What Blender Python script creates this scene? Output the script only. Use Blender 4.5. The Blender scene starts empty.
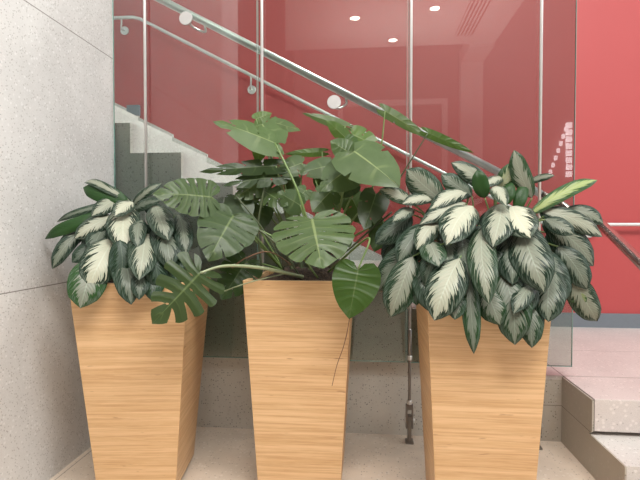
import bpy, bmesh, math, random
from mathutils import Vector, Matrix

scene = bpy.context.scene
COL = scene.collection
random.seed(7)

# ------------------------------------------------------------------ camera
H = 1.10                     # eye height
F = 480.0                    # focal length in pixels of the 640 px frame
YAW = math.radians(5.6)
PITCH = math.radians(-1.43)
cam_d = bpy.data.cameras.new('camera')
cam = bpy.data.objects.new('camera', cam_d)
COL.objects.link(cam)
cam_d.sensor_width = 36.0
cam_d.lens = F / 640.0 * 36.0
cam_d.clip_start = 0.02
cam.location = (0, 0, H)
cam.rotation_euler = (math.radians(90) + PITCH, 0, YAW)
scene.camera = cam

# ------------------------------------------------------------------ world, lights, exposure
world = bpy.data.worlds.new('overcast_sky')
scene.world = world
world.use_nodes = True
wn = world.node_tree.nodes
bg = wn['Background']
bg.inputs['Color'].default_value = (0.93, 0.97, 1.0, 1)
bg.inputs['Strength'].default_value = 1.0

def area(name, loc, aim, size, size_y, power, color, spread=180):
    d = bpy.data.lights.new(name, 'AREA')
    d.shape = 'RECTANGLE'; d.size = size; d.size_y = size_y
    d.energy = power; d.color = color; d.spread = math.radians(spread)
    o = bpy.data.objects.new(name, d); COL.objects.link(o)
    o.location = loc
    o.rotation_euler = (Vector(aim) - Vector(loc)).to_track_quat('-Z', 'Y').to_euler()
    return o
# daylight of the tall lobby windows, high on the right behind the camera
area('window_daylight', (5.6, -0.6, 4.4), (0.2, 2.4, 0.9), 3.0, 2.2, 50, (1.0, 0.98, 0.95))
area('front_fill_light', (0.9, -0.65, 4.75), (0.1, 2.2, 0.5), 3.4, 1.0, 225, (1.0, 0.97, 0.93))  # added fill for the planter fronts, no real skylight known here
area('landing_fill_light', (5.8, 3.1, 3.9), (1.6, 3.7, 2.6), 1.1, 1.6, 30, (0.97, 0.99, 1.0))  # added fill for the risers and red wall, no window known here
area('stair_fill_light', (2.2, 3.15, 4.9), (-1.5, 3.2, 1.8), 1.4, 0.9, 36, (0.95, 1.0, 0.99), 60)  # added narrow fill that whitens the stair risers, no real skylight
area('hall_ceiling_fill', (0.5, -2.2, 2.9), (0.5, -2.2, 4.1), 2.2, 1.2, 44, (1.0, 0.96, 0.92))  # added unseen lamp, brightens the ceiling reflected in the glass

vs = scene.view_settings
vs.view_transform = 'Standard'
vs.look = 'None'
vs.gamma = 1.0
vs.use_curve_mapping = False
vs.exposure = 0.27

# ------------------------------------------------------------------ helpers
_cf = Vector((-math.sin(YAW) * math.cos(PITCH), math.cos(YAW) * math.cos(PITCH), math.sin(PITCH)))
_cr = Vector((math.cos(YAW), math.sin(YAW), 0))
_cu = _cr.cross(_cf)
EYE = Vector((0, 0, H))
def ray(px, py):
    return _cf + _cr * ((px - 320) / F) + _cu * ((240 - py) / F)
def at(px, py, Y):
    d = ray(px, py)
    return EYE + d * (Y / d.y)
def onx(px, py, X):
    d = ray(px, py)
    return EYE + d * (X / d.x)
def scale_at(P):
    """metres per pixel at point P"""
    return (P - EYE).dot(_cf) / F

def tagp(o, label=None, cat=None, group=None, kind=None):
    if label: o['label'] = label
    if cat: o['category'] = cat
    if group: o['group'] = group
    if kind: o['kind'] = kind
    return o
def empty(name, loc, label=None, cat=None, group=None):
    o = bpy.data.objects.new(name, None); COL.objects.link(o)
    o.empty_display_size = 0.1
    o.location = loc
    return tagp(o, label, cat, group)
def link(name, bm, mat, parent=None, smooth=False):
    """bm is in world coordinates; parent has translation only"""
    off = Vector((0, 0, 0))
    p = parent
    while p is not None:
        off += Vector(p.location); p = p.parent
    me = bpy.data.meshes.new(name)
    if off.length > 0:
        bmesh.ops.translate(bm, verts=bm.verts, vec=-off)
    if smooth:
        for f in bm.faces: f.smooth = True
    bm.to_mesh(me); bm.free()
    if mat: me.materials.append(mat)
    o = bpy.data.objects.new(name, me); COL.objects.link(o)
    if parent: o.parent = parent
    return o
def box(bm, x0, x1, y0, y1, z0, z1, bevel=0.0):
    r = bmesh.ops.create_cube(bm, size=1.0)
    vs_ = r['verts']
    bmesh.ops.scale(bm, vec=(x1 - x0, y1 - y0, z1 - z0), verts=vs_)
    bmesh.ops.translate(bm, vec=((x0 + x1) / 2, (y0 + y1) / 2, (z0 + z1) / 2), verts=vs_)
    if bevel > 0:
        es = list({e for v in vs_ for e in v.link_edges})
        bmesh.ops.bevel(bm, geom=es, offset=bevel, segments=2, affect='EDGES', profile=0.6)
def boxm(*a, **k):
    bm = bmesh.new(); box(bm, *a, **k); return bm
def struct(name, bm, mat, parent=None):
    o = link(name, bm, mat, parent)
    if parent is None: o['kind'] = 'structure'
    return o
def catmull(pts, n):
    out = []
    P = [pts[0] * 2 - pts[1]] + list(pts) + [pts[-1] * 2 - pts[-2]]
    for i in range(1, len(P) - 2):
        for k in range(n):
            t = k / n
            a, b, c, d = P[i - 1], P[i], P[i + 1], P[i + 2]
            out.append(0.5 * ((2 * b) + (c - a) * t + (2 * a - 5 * b + 4 * c - d) * t * t + (3 * b - a - 3 * c + d) * t ** 3))
    out.append(P[-2].copy())
    return out
def tube(bm, pts, r, seg=10, r1=None, caps=True):
    if r1 is None: r1 = r
    rings = []
    n = len(pts)
    ref = None
    for i, p in enumerate(pts):
        t = (pts[min(i + 1, n - 1)] - pts[max(i - 1, 0)]).normalized()
        if ref is None:
            ref = t.orthogonal().normalized()
        ref = (ref - t * ref.dot(t))
        ref = ref.normalized() if ref.length > 1e-6 else t.orthogonal().normalized()
        b = t.cross(ref)
        rr = r + (r1 - r) * i / max(1, n - 1)
        rings.append([bm.verts.new(p + (ref * math.cos(2 * math.pi * k / seg) + b * math.sin(2 * math.pi * k / seg)) * rr) for k in range(seg)])
    for i in range(n - 1):
        for k in range(seg):
            f = bm.faces.new((rings[i][k], rings[i][(k + 1) % seg], rings[i + 1][(k + 1) % seg], rings[i + 1][k]))
            f.smooth = True
    if caps:
        bm.faces.new(list(reversed(rings[0]))); bm.faces.new(rings[-1])
def tubem(pts, r, seg=10, r1=None):
    bm = bmesh.new(); tube(bm, [Vector(p) for p in pts], r, seg, r1); return bm
def lathe(bm, profile, origin, axis=Vector((0, 0, 1)), seg=20):
    """profile: list of (radius, height along axis)"""
    axis = axis.normalized(); u = axis.orthogonal().normalized(); v = axis.cross(u)
    rings = []
    for r, h in profile:
        rings.append([bm.verts.new(origin + axis * h + (u * math.cos(2 * math.pi * k / seg) + v * math.sin(2 * math.pi * k / seg)) * max(r, 1e-4)) for k in range(seg)])
    for i in range(len(rings) - 1):
        for k in range(seg):
            bm.faces.new((rings[i][k], rings[i][(k + 1) % seg], rings[i + 1][(k + 1) % seg], rings[i + 1][k]))
    bm.faces.new(list(reversed(rings[0]))); bm.faces.new(rings[-1])
def lathem(*a, **k):
    bm = bmesh.new(); lathe(bm, *a, **k); return bm

# ------------------------------------------------------------------ materials
class NT:
    def __init__(self, name):
        self.m = bpy.data.materials.new(name); self.m.use_nodes = True
        self.t = self.m.node_tree; self.n = self.t.nodes
        self.bsdf = self.n['Principled BSDF']; self.out = self.n['Material Output']
    def node(self, typ, **kw):
        x = self.n.new(typ)
        for k, v in kw.items(): setattr(x, k, v)
        return x
    def link(self, a, b): self.t.links.new(a, b)
    def setin(self, sock, v):
        if isinstance(v, (int, float)): sock.default_value = v
        elif isinstance(v, tuple): sock.default_value = v if len(v) != 3 or sock.type == 'VECTOR' else (*v, 1)
        else: self.link(v, sock)
    def math(self, op, a, b=0.0, c=None, clamp=False):
        x = self.node('ShaderNodeMath', operation=op); x.use_clamp = clamp
        self.setin(x.inputs[0], a); self.setin(x.inputs[1], b)
        if c is not None: self.setin(x.inputs[2], c)
        return x.outputs[0]
    def mix(self, f, a, b, blend='MIX'):
        x = self.node('ShaderNodeMix', data_type='RGBA', blend_type=blend)
        self.setin(x.inputs['Factor'], f); self.setin(x.inputs[6], a); self.setin(x.inputs[7], b)
        return x.outputs[2]
    def noise(self, vec, scale, detail=2.0, rough=0.5, out='Fac'):
        x = self.node('ShaderNodeTexNoise'); self.link(vec, x.inputs['Vector'])
        x.inputs['Scale'].default_value = scale; x.inputs['Detail'].default_value = detail
        x.inputs['Roughness'].default_value = rough
        return x.outputs[out]
    def voro(self, vec, scale, out='Distance'):
        x = self.node('ShaderNodeTexVoronoi'); self.link(vec, x.inputs['Vector'])
        x.inputs['Scale'].default_value = scale
        return x.outputs[out]
    def mapr(self, v, a, b, c=0.0, d=1.0, smooth=True):
        x = self.node('ShaderNodeMapRange'); x.interpolation_type = 'SMOOTHSTEP' if smooth else 'LINEAR'
        self.setin(x.inputs[0], v)
        for i, q in enumerate((a, b, c, d)): self.setin(x.inputs[i + 1], q)
        return x.outputs[0]
    def pos(self): return self.node('ShaderNodeNewGeometry').outputs['Position']
    def sep(self, v):
        x = self.node('ShaderNodeSeparateXYZ'); self.link(v, x.inputs[0]); return x.outputs
    def comb(self, a, b, c):
        x = self.node('ShaderNodeCombineXYZ')
        for i, q in enumerate((a, b, c)): self.setin(x.inputs[i], q)
        return x.outputs[0]
    def vmul(self, v, s):
        x = self.node('ShaderNodeVectorMath', operation='MULTIPLY'); self.link(v, x.inputs[0]); x.inputs[1].default_value = s
        return x.outputs[0]
    def bump(self, h, strength=0.2, dist=0.01):
        x = self.node('ShaderNodeBump'); x.inputs['Strength'].default_value = strength
        x.inputs['Distance'].default_value = dist
        self.link(h, x.inputs['Height']); self.link(x.outputs[0], self.bsdf.inputs['Normal'])

def simple(name, col, rough=0.5, metal=0.0, spec=None):
    t = NT(name); p = t.pos()
    c = t.mix(t.noise(p, 30, 3), tuple(x * 0.92 for x in col), tuple(min(1, x * 1.06) for x in col))
    t.link(c, t.bsdf.inputs['Base Color'])
    t.bsdf.inputs['Roughness'].default_value = rough
    t.bsdf.inputs['Metallic'].default_value = metal
    if spec is not None: t.bsdf.inputs['Specular IOR Level'].default_value = spec
    return t.m

def terrazzo(name, base, dark, light, scale=140.0, rough=0.45, joints=None, chips=0.20, blotch=0.10):
    """joints: list of (axis, offset, period or None, halfwidth)"""
    t = NT(name); p = t.pos()
    n1 = t.noise(p, 2.2, 4, 0.6)
    c = t.mix(t.mapr(n1, 0.3, 0.7), tuple(x * (1 - blotch) for x in base), tuple(min(1, x * (1 + blotch)) for x in base))
    grain = t.noise(p, 420, 2, 0.6)
    c = t.mix(t.mapr(grain, 0.42, 0.62, 0.0, 0.35), c, light)
    d1 = t.voro(p, scale)
    sel = t.sep(t.voro(p, scale, 'Color'))[0]
    m = t.math('MULTIPLY', t.mapr(d1, 0.34, 0.20), t.math('LESS_THAN', sel, chips))
    c = t.mix(t.math('MULTIPLY', m, 0.65), c, dark)
    d2 = t.voro(p, scale * 0.62)
    sel2 = t.sep(t.voro(p, scale * 0.62, 'Color'))[1]
    m2 = t.math('MULTIPLY', t.mapr(d2, 0.42, 0.28), t.math('LESS_THAN', sel2, 0.25))
    c = t.mix(t.math('MULTIPLY', m2, 0.5), c, light)
    s = t.sep(p)
    for ax, off, per, hw in (joints or []):
        v = t.math('SUBTRACT', s[ax], off)
        if per: v = t.math('PINGPONG', v, per / 2.0) if False else t.math('SUBTRACT', t.math('MODULO', t.math('ADD', v, per * 50.5), per), per / 2)
        ln = t.math('LESS_THAN', t.math('ABSOLUTE', v), hw)
        c = t.mix(t.math('MULTIPLY', ln, 0.75), c, (0.09, 0.07, 0.055))
    t.link(c, t.bsdf.inputs['Base Color'])
    t.bsdf.inputs['Roughness'].default_value = rough
    t.bump(grain, 0.08, 0.002)
    return t.m

M = {}
M['wall_terrazzo'] = terrazzo('pale_terrazzo_wall', (0.55, 0.54, 0.52), (0.26, 0.24, 0.22), (0.74, 0.73, 0.72), 105, 0.6, chips=0.22,
                              joints=[(2, 0.85, 1.17, 0.0022)])
M['floor_terrazzo'] = terrazzo('warm_terrazzo_floor', (0.64, 0.53, 0.42), (0.20, 0.14, 0.10), (0.74, 0.66, 0.58), 88, 0.4,
                               joints=[(0, -1.354, 2.4, 0.002)], blotch=0.16)
M['plinth_terrazzo'] = terrazzo('grey_terrazzo_stair_side', (0.40, 0.36, 0.30), (0.07, 0.06, 0.05), (0.50, 0.46, 0.40), 88, 0.55, chips=0.34,
                                joints=[(2, 0.187, 9.0, 0.0016)])
M['stair_side_terrazzo'] = terrazzo('grey_terrazzo_flight_side', (0.66, 0.64, 0.58), (0.07, 0.06, 0.05), (0.52, 0.48, 0.42), 88, 0.55, chips=0.34)
M['step_terrazzo'] = terrazzo('pale_terrazzo_steps', (0.54, 0.51, 0.475), (0.20, 0.17, 0.15), (0.80, 0.77, 0.74), 88, 0.5, chips=0.30)
M['landing_terrazzo'] = terrazzo('pinkish_terrazzo_landing', (0.54, 0.49, 0.46), (0.28, 0.24, 0.22), (0.80, 0.74, 0.70), 88, 0.35,
                                 joints=[(0, 1.005, 20, 0.003), (1, 2.56, 20, 0.002), (1, 3.10, 20, 0.002)])

def red_paint():
    t = NT('coral_red_wall_paint'); p = t.pos()
    c = t.mix(t.noise(p, 1.3, 3), (0.42, 0.062, 0.062), (0.45, 0.070, 0.070))
    t.link(c, t.bsdf.inputs['Base Color']); t.bsdf.inputs['Roughness'].default_value = 0.5
    t.bump(t.noise(p, 300, 2), 0.03, 0.001)
    return t.m
M['red'] = red_paint()
M['baseboard'] = simple('slate_grey_baseboard', (0.16, 0.185, 0.21), 0.4)
M['plaster'] = simple('white_plaster', (0.80, 0.78, 0.76), 0.8)
M['dark_panel'] = simple('dark_brown_panel', (0.045, 0.025, 0.02), 0.6)
M['white_pier'] = simple('pale_pier_plaster', (0.75, 0.74, 0.74), 0.7)
M['grey_wall'] = simple('warm_grey_wall', (0.32, 0.28, 0.27), 0.7)
M['steel'] = simple('brushed_steel', (0.72, 0.72, 0.70), 0.38, 0.7)
M['disc'] = simple('matt_steel_disc', (0.46, 0.45, 0.44), 0.5, 0.6)
M['steel_dark'] = simple('dark_patinated_steel', (0.28, 0.26, 0.24), 0.32, 0.9)
M['steel_brown_refl'] = simple('brown_reflection_steel', (0.60, 0.46, 0.42), 0.22, 0.95)  # brown reflections on the steel rail are put into its base colour
M['soil_foot'] = simple('black_plinth_foot', (0.02, 0.018, 0.016), 0.7)
M['frame'] = simple('grey_window_frame', (0.30, 0.31, 0.32), 0.5)
M['stem'] = simple('green_petiole', (0.13, 0.20, 0.06), 0.45)
M['stem_dark'] = simple('dark_petiole', (0.06, 0.08, 0.035), 0.45)
M['stem_pale'] = simple('pale_petiole', (0.26, 0.30, 0.17), 0.4)
M['root'] = simple('brown_aerial_root', (0.16, 0.085, 0.045), 0.7)

def glass():
    t = NT('green_tinted_glass')
    t.n.remove(t.bsdf)
    tr = t.node('ShaderNodeBsdfTransparent'); tr.inputs[0].default_value = (0.79, 0.845, 0.825, 1)
    gl = t.node('ShaderNodeBsdfGlossy'); gl.inputs['Roughness'].default_value = 0.0
    gl.inputs[0].default_value = (1, 1, 1, 1)
    fr = t.node('ShaderNodeFresnel'); fr.inputs[0].default_value = 1.50
    mx = t.node('ShaderNodeMixShader')
    t.link(fr.outputs[0], mx.inputs[0]); t.link(tr.outputs[0], mx.inputs[1]); t.link(gl.outputs[0], mx.inputs[2])
    t.link(mx.outputs[0], t.out.inputs['Surface'])
    return t.m
M['glass'] = glass()
def glass_edge():
    t = NT('green_glass_edge')
    t.bsdf.inputs['Base Color'].default_value = (0.20, 0.34, 0.30, 1)
    t.bsdf.inputs['Roughness'].default_value = 0.15
    return t.m
M['glass_edge'] = glass_edge()

def bamboo():
    t = NT('laminated_bamboo')
    co = t.node('ShaderNodeTexCoord').outputs['Object']
    s = t.sep(co)
    rnd = t.node('ShaderNodeObjectInfo').outputs['Random']
    hor = t.math('ADD', s[0], s[1])
    off = t.math('MULTIPLY', rnd, 13.0)
    wob = t.math('MULTIPLY', t.noise(t.comb(t.math('MULTIPLY', hor, 2.0), off, t.math('MULTIPLY', s[2], 2.0)), 1.0, 2), 0.010)
    z = t.math('ADD', s[2], wob)
    v1 = t.comb(t.math('MULTIPLY', hor, 3.0), off, t.math('MULTIPLY', z, 150.0))
    n1 = t.noise(v1, 1.0, 3, 0.55)
    v2 = t.comb(t.math('MULTIPLY', hor, 1.2), off, t.math('MULTIPLY', z, 60.0))
    n2 = t.noise(v2, 1.0, 3, 0.6)
    v3 = t.comb(t.math('MULTIPLY', hor, 14.0), off, t.math('MULTIPLY', z, 520.0))
    n3 = t.noise(v3, 1.0, 2, 0.6)
    c = t.mix(t.mapr(n2, 0.33, 0.68), (0.58, 0.355, 0.170), (0.70, 0.465, 0.250))
    c = t.mix(t.mapr(n1, 0.42, 0.66, 0, 0.60), c, (0.47, 0.265, 0.115))
    c = t.mix(t.mapr(n3, 0.45, 0.7, 0, 0.4), c, (0.74, 0.51, 0.29))
    n4 = t.noise(t.comb(t.math('MULTIPLY', hor, 9.0), off, t.math('MULTIPLY', z, 75.0)), 1.0, 2, 0.7)
    c = t.mix(t.mapr(n4, 0.68, 0.78, 0, 0.6), c, (0.25, 0.115, 0.045))
    t.link(c, t.bsdf.inputs['Base Color'])
    t.bsdf.inputs['Roughness'].default_value = 0.42
    t.bump(n1, 0.05, 0.002)
    return t.m
M['bamboo'] = bamboo()

def soil_mat():
    t = NT('dark_potting_soil'); p = t.pos()
    c = t.mix(t.mapr(t.noise(p, 90, 4, 0.7), 0.35, 0.7), (0.018, 0.011, 0.008), (0.10, 0.062, 0.038))
    t.link(c, t.bsdf.inputs['Base Color']); t.bsdf.inputs['Roughness'].default_value = 0.95
    t.bump(t.noise(p, 120, 4, 0.7), 0.8, 0.01)
    return t.m
M['soil'] = soil_mat()

def aglao_mat():
    """variegated leaf; object colour: R = silver brightness, G = green saturation, B = silver extent"""
    t = NT('silver_variegated_leaf')
    uv = t.node('ShaderNodeUVMap').outputs[0]
    s = t.sep(uv)
    oi = t.node('ShaderNodeObjectInfo')
    oc = t.node('ShaderNodeSeparateColor'); t.link(oi.outputs['Color'], oc.inputs[0])
    tone, grn, ext = oc.outputs[0], oc.outputs[1], oc.outputs[2]
    rnd = t.math('MULTIPLY', oi.outputs['Random'], 37.0)
    sg = t.math('SUBTRACT', t.math('MULTIPLY', s[0], 2.0), 1.0)
    a = t.math('ABSOLUTE', sg)
    side = t.math('MULTIPLY', t.math('GREATER_THAN', sg, 0.0), 7.3)
    vein = t.math('SUBTRACT', s[1], t.math('MULTIPLY', t.math('POWER', a, 1.15), 0.38))
    v1 = t.comb(t.math('MULTIPLY', vein, 27.0), t.math('MULTIPLY', a, 1.1), t.math('ADD', rnd, side))
    n1 = t.noise(v1, 1.0, 2.5, 0.6)
    v2 = t.comb(t.math('MULTIPLY', vein, 60.0), t.math('MULTIPLY', a, 2.2), t.math('ADD', rnd, side))
    n2 = t.noise(v2, 1.0, 2, 0.55)
    lim = t.math('MULTIPLY', t.mapr(s[1], 0.0, 0.25, 0.75, 1.0), t.mapr(s[1], 0.72, 1.0, 1.0, 0.55))
    pat = t.math('DIVIDE', a, t.math('MULTIPLY', lim, t.mapr(ext, 0, 1, 0.55, 1.25, False)))
    pat = t.math('ADD', pat, t.math('MULTIPLY', t.math('SUBTRACT', n1, 0.5), 1.6))
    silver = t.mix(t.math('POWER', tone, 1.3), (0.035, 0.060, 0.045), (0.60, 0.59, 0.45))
    silver = t.mix(t.mapr(grn, 0.8, 1.0, 0, 0.75), silver, (0.30, 0.38, 0.10))
    silver = t.mix(t.math('MULTIPLY', t.mapr(n2, 0.45, 0.66, 0, 0.8), t.mapr(a, 0.05, 0.5, 0.25, 1.0)), silver, t.mix(tone, (0.05, 0.085, 0.065), (0.36, 0.43, 0.33)))
    dark = t.mix(grn, (0.008, 0.018, 0.012), (0.020, 0.070, 0.012))
    midc = t.mix(t.mapr(n2, 0.42, 0.60), dark, t.mix(tone, (0.040, 0.065, 0.055), (0.24, 0.29, 0.23)))
    c = t.mix(t.mapr(pat, 0.44, 0.50), silver, dark)
    c = t.mix(t.mapr(pat, 0.66, 0.78, 0, 0.8), c, midc)
    c = t.mix(t.mapr(a, 0.90, 0.97, 0, 0.8), c, dark)
    c = t.mix(t.mapr(a, 0.045, 0.015, 0, 0.5), c, t.mix(tone, (0.10, 0.15, 0.11), (0.60, 0.66, 0.52)))
    under = t.mix(n2, (0.012, 0.040, 0.010), (0.028, 0.075, 0.018))
    bf = t.node('ShaderNodeNewGeometry').outputs['Backfacing']
    c = t.mix(bf, c, under)
    t.link(c, t.bsdf.inputs['Base Color'])
    t.bsdf.inputs['Roughness'].default_value = 0.33
    t.bsdf.inputs['Specular IOR Level'].default_value = 0.20
    wv = t.math('SINE', t.math('MULTIPLY', vein, 90.0))
    t.bump(t.math('ADD', t.math('MULTIPLY', wv, 0.5), n1), 0.22, 0.003)
    return t.m
M['aglao'] = aglao_mat()

def monstera_mat():
    """object colour: R = brightness, G = saturation towards yellow green"""
    t = NT('monstera_leaf')
    uv = t.node('ShaderNodeUVMap').outputs[0]
    s = t.sep(uv)
    oi = t.node('ShaderNodeObjectInfo')
    oc = t.node('ShaderNodeSeparateColor'); t.link(oi.outputs['Color'], oc.inputs[0])
    sg = t.math('SUBTRACT', t.math('MULTIPLY', s[0], 2.0), 1.0)
    a = t.math('ABSOLUTE', sg)
    fr = t.math('FRACT', t.math('MULTIPLY', s[1], 7.0))
    fd = t.math('ABSOLUTE', t.math('SUBTRACT', fr, 0.5))
    p = t.pos()
    n1 = t.noise(p, 22, 3, 0.6)
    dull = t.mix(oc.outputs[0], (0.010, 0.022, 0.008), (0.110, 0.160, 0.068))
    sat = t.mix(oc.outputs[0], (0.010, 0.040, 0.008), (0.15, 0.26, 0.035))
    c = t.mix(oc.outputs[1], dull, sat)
    c = t.mix(t.mapr(n1, 0.3, 0.75, 0, 0.45), c, t.mix(0.6, c, (0.03, 0.06, 0.02)))
    pale = t.mix(oc.outputs[0], (0.05, 0.09, 0.03), (0.30, 0.36, 0.15))
    c = t.mix(t.math('MULTIPLY', t.mapr(fd, 0.07, 0.02), t.mapr(a, 0.95, 0.2, 0.0, 0.35)), c, pale)
    c = t.mix(t.mapr(a, 0.045, 0.02, 0, 0.9), c, pale)
    t.link(c, t.bsdf.inputs['Base Color'])
    t.bsdf.inputs['Roughness'].default_value = 0.36
    t.bsdf.inputs['Specular IOR Level'].default_value = 0.30
    t.bump(t.math('ADD', t.mapr(fd, 0.0, 0.3), n1), 0.3, 0.004)
    tl = t.node('ShaderNodeBsdfTranslucent'); t.link(t.mix(0.5, c, (0.25, 0.40, 0.05)), tl.inputs[0])
    mx = t.node('ShaderNodeMixShader'); mx.inputs[0].default_value = 0.16
    t.link(t.bsdf.outputs[0], mx.inputs[1]); t.link(tl.outputs[0], mx.inputs[2])
    t.link(mx.outputs[0], t.out.inputs['Surface'])
    return t.m
M['monstera'] = monstera_mat()

def lamp_mat():
    t = NT('lamp_glow')
    t.bsdf.inputs['Emission Color'].default_value = (1, 0.93, 0.85, 1)
    t.bsdf.inputs['Emission Strength'].default_value = 26
    return t.m
M['lamp'] = lamp_mat()
def lit_mat():
    t = NT('dash_glow')  # glow of the added panels behind the dashed reflection
    t.bsdf.inputs['Emission Color'].default_value = (1, 0.97, 1.0, 1)
    t.bsdf.inputs['Emission Strength'].default_value = 4.5
    return t.m
M['lit'] = lit_mat()

# ------------------------------------------------------------------ setting
WX = -1.38          # left wall plane
GY = 2.50           # glass front face
PY = 2.555          # stair side face
BY = 3.85           # red wall plane
RX = 1.003          # left side of the front steps
hl = at(563.8, 376, PY).z          # landing height
hl = round(hl, 3)
RISE = 0.1725; RUN = 0.2875
XR = 6.0

struct('floor', boxm(-3.0, XR, -4.2, PY + 0.3, -0.15, 0), M['floor_terrazzo'])
struct('wall_left', boxm(WX - 0.5, WX, 0.5, at(111, 100, PY).y - 0.03, 0, 5.2), M['wall_terrazzo'])
# pale end of the left wall and the dark panelling beyond it (seen in the glass)
struct('trim_1', boxm(WX - 0.5, WX, -0.07, 0.5, 0, 5.2), M['white_pier'])
struct('wall_left_dark', boxm(WX - 0.5, WX, -4.2, -0.07, 0, 5.2), M['dark_panel'])
struct('trim_2', boxm(WX, -1.07, -1.28, -1.2, 0, 4.1), M['dark_panel'])
# red wall behind the stairs
struct('wall_back', boxm(-5.0, XR, BY, BY + 0.2, -0.15, 5.2), M['red'])
struct('baseboard_back', boxm(0.62, XR, BY - 0.018, BY, hl, hl + 0.108), M['baseboard'])
# landing slab with its side face along the glass, and the two front steps
bm = boxm(0.36, XR, PY, BY, 0, hl - 0.02)
struct('trim_3', bm, M['plinth_terrazzo'])
struct('floor_landing', boxm(0.36, XR, PY, BY, hl - 0.02, hl), M['landing_terrazzo'])
z1 = onx(593.8, 399.4, RX)
z2 = onx(626.6, 465.5, RX)
ytop = z1.y; ylow = z2.y
bm = boxm(RX, XR, ytop + 0.055, PY - 0.001, RISE, RISE * 2 - 0.15)
bm.free()
struct('trim_4', boxm(RX + 0.004, XR, ylow + 0.02, PY - 0.001, 0, RISE - 0.01), M['plinth_terrazzo'])
bm = bmesh.new()
box(bm, RX, XR, ylow, ytop + 0.10, RISE - 0.012, RISE + 0.004, bevel=0.0)
struct('trim_5', bm, M['step_terrazzo'])
struct('trim_6', boxm(RX, XR, ytop + 0.06, PY - 0.001, RISE + 0.004, hl - 0.145), M['plinth_terrazzo'])
bm = boxm(RX + 0.001, XR, ytop, PY - 0.0005, hl - 0.145, hl - 0.0005, bevel=0.004)
struct('trim_7', bm, M['landing_terrazzo'])
# side faces of the front steps (a darker cladding facing the planters)
bm = bmesh.new()
pts = [(ylow, 0.0), (PY - 0.002, 0.0), (PY - 0.002, hl - 0.004), (ytop, hl - 0.004), (ytop, hl - 0.145), (ytop + 0.03, RISE + 0.003), (ylow, RISE + 0.003)]
va = [bm.verts.new((RX - 0.006, y, z)) for y, z in pts]
vb = [bm.verts.new((RX + 0.0005, y, z)) for y, z in pts]
bm.faces.new(va); bm.faces.new(list(reversed(vb)))
for i in range(len(pts)):
    j = (i + 1) % len(pts)
    bm.faces.new((va[j], va[i], vb[i], vb[j]))
bmesh.ops.recalc_face_normals(bm, faces=bm.faces)
struct('trim_8', bm, M['plinth_terrazzo'])
# riser front face of the low step
struct('trim_9', boxm(RX, XR, ylow - 0.001, ylow + 0.02, 0, RISE - 0.012), M['step_terrazzo'])

# the flight of stairs rising to the left behind the glass
c1 = at(181, 152, PY)        # top outer corner of one step
c0 = at(130, 122, PY)        # top outer corner of the next one up
rise = c0.z - c1.z
run = c1.x - c0.x
n_dn = round((c1.z - hl) / rise)
rise_l = (c1.z - hl) / n_dn
corners = []                 # (x of riser, top z)
for k in range(1, 18):
    z = hl + k * rise_l
    x = c1.x + (n_dn - k) * run
    corners.append((x, z))
LX = -4.6
bm = bmesh.new()
prof = [(corners[0][0], hl - 0.02)]
for i, (x, z) in enumerate(corners):
    prof.append((x, z))
    nx = corners[i + 1][0] if i + 1 < len(corners) else LX
    prof.append((max(nx, LX), z))
    if nx <= LX: break
prof.append((LX, 0.0)); prof.append((corners[0][0], 0.0))
def prism_y(bm, prof, y0, y1):
    a = [bm.verts.new((x, y0, z)) for x, z in prof]
    b = [bm.verts.new((x, y1, z)) for x, z in prof]
    bm.faces.new(a); bm.faces.new(list(reversed(b)))
    for i in range(len(prof)):
        j = (i + 1) % len(prof)
        bm.faces.new((a[j], a[i], b[i], b[j]))
    bmesh.ops.recalc_face_normals(bm, faces=bm.faces)
prism_y(bm, prof, PY + 0.03, BY)
struct('trim_10', bm, M['step_terrazzo'])
bm = bmesh.new()
prof2 = [(x, z - 0.002) if z > 0.01 else (x, z) for x, z in prof]
prism_y(bm, prof2, PY, PY + 0.03)
struct('trim_11', bm, M['stair_side_terrazzo'])
# sloped pale skirting of the stairs on the red wall
bm = bmesh.new()
for i, (x, z) in enumerate(corners[:-1]):
    xl = x - run
    if xl < LX: break
    prism_y(bm, [(x + 0.004, z - rise_l + 0.03), (x + 0.004, z + 0.02), (xl + 0.004, z + 0.02 + rise_l * 0.86), (xl + 0.004, z - rise_l + 0.03)], BY - 0.02, BY)
struct('baseboard_stairs', bm, M['step_terrazzo'])

# header from which glass and rods hang, ceiling, and the hall behind the camera
struct('trim_12', boxm(WX - 0.4, XR, GY - 0.10, GY + 0.14, 4.35, 4.6), M['plaster'])
struct('ceiling', boxm(WX, 2.05, -3.1, -1.2, 4.1, 4.3), M['plaster'])
struct('trim_13', boxm(1.66, 2.05, -4.0, -3.1, 4.05, 4.3), M['plaster'])
struct('stairs_light_blocker', boxm(-5.0, 0.25, GY + 0.14, BY, 4.35, 4.55), M['plaster'])  # unseen slab added to keep sky light off the red wall's left part
struct('ceiling_hall', boxm(WX - 0.5, XR, -4.2, -1.2, 5.2, 5.35), M['plaster'])
struct('wall_front', boxm(WX - 0.5, XR, -4.2, -4.0, 0, 5.2), M['grey_wall'])
struct('trim_14', boxm(1.66, 2.05, -4.0, -3.85, 0, 4.05), M['plaster'])
bm = bmesh.new()
box(bm, -0.55, 1.45, -4.0, -3.93, 3.35, 3.45); box(bm, -0.55, -0.45, -4.0, -3.93, 0.0, 3.35); box(bm, 1.35, 1.45, -4.0, -3.93, 0.0, 3.35)
struct('trim_15', bm, M['plaster'])
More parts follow.
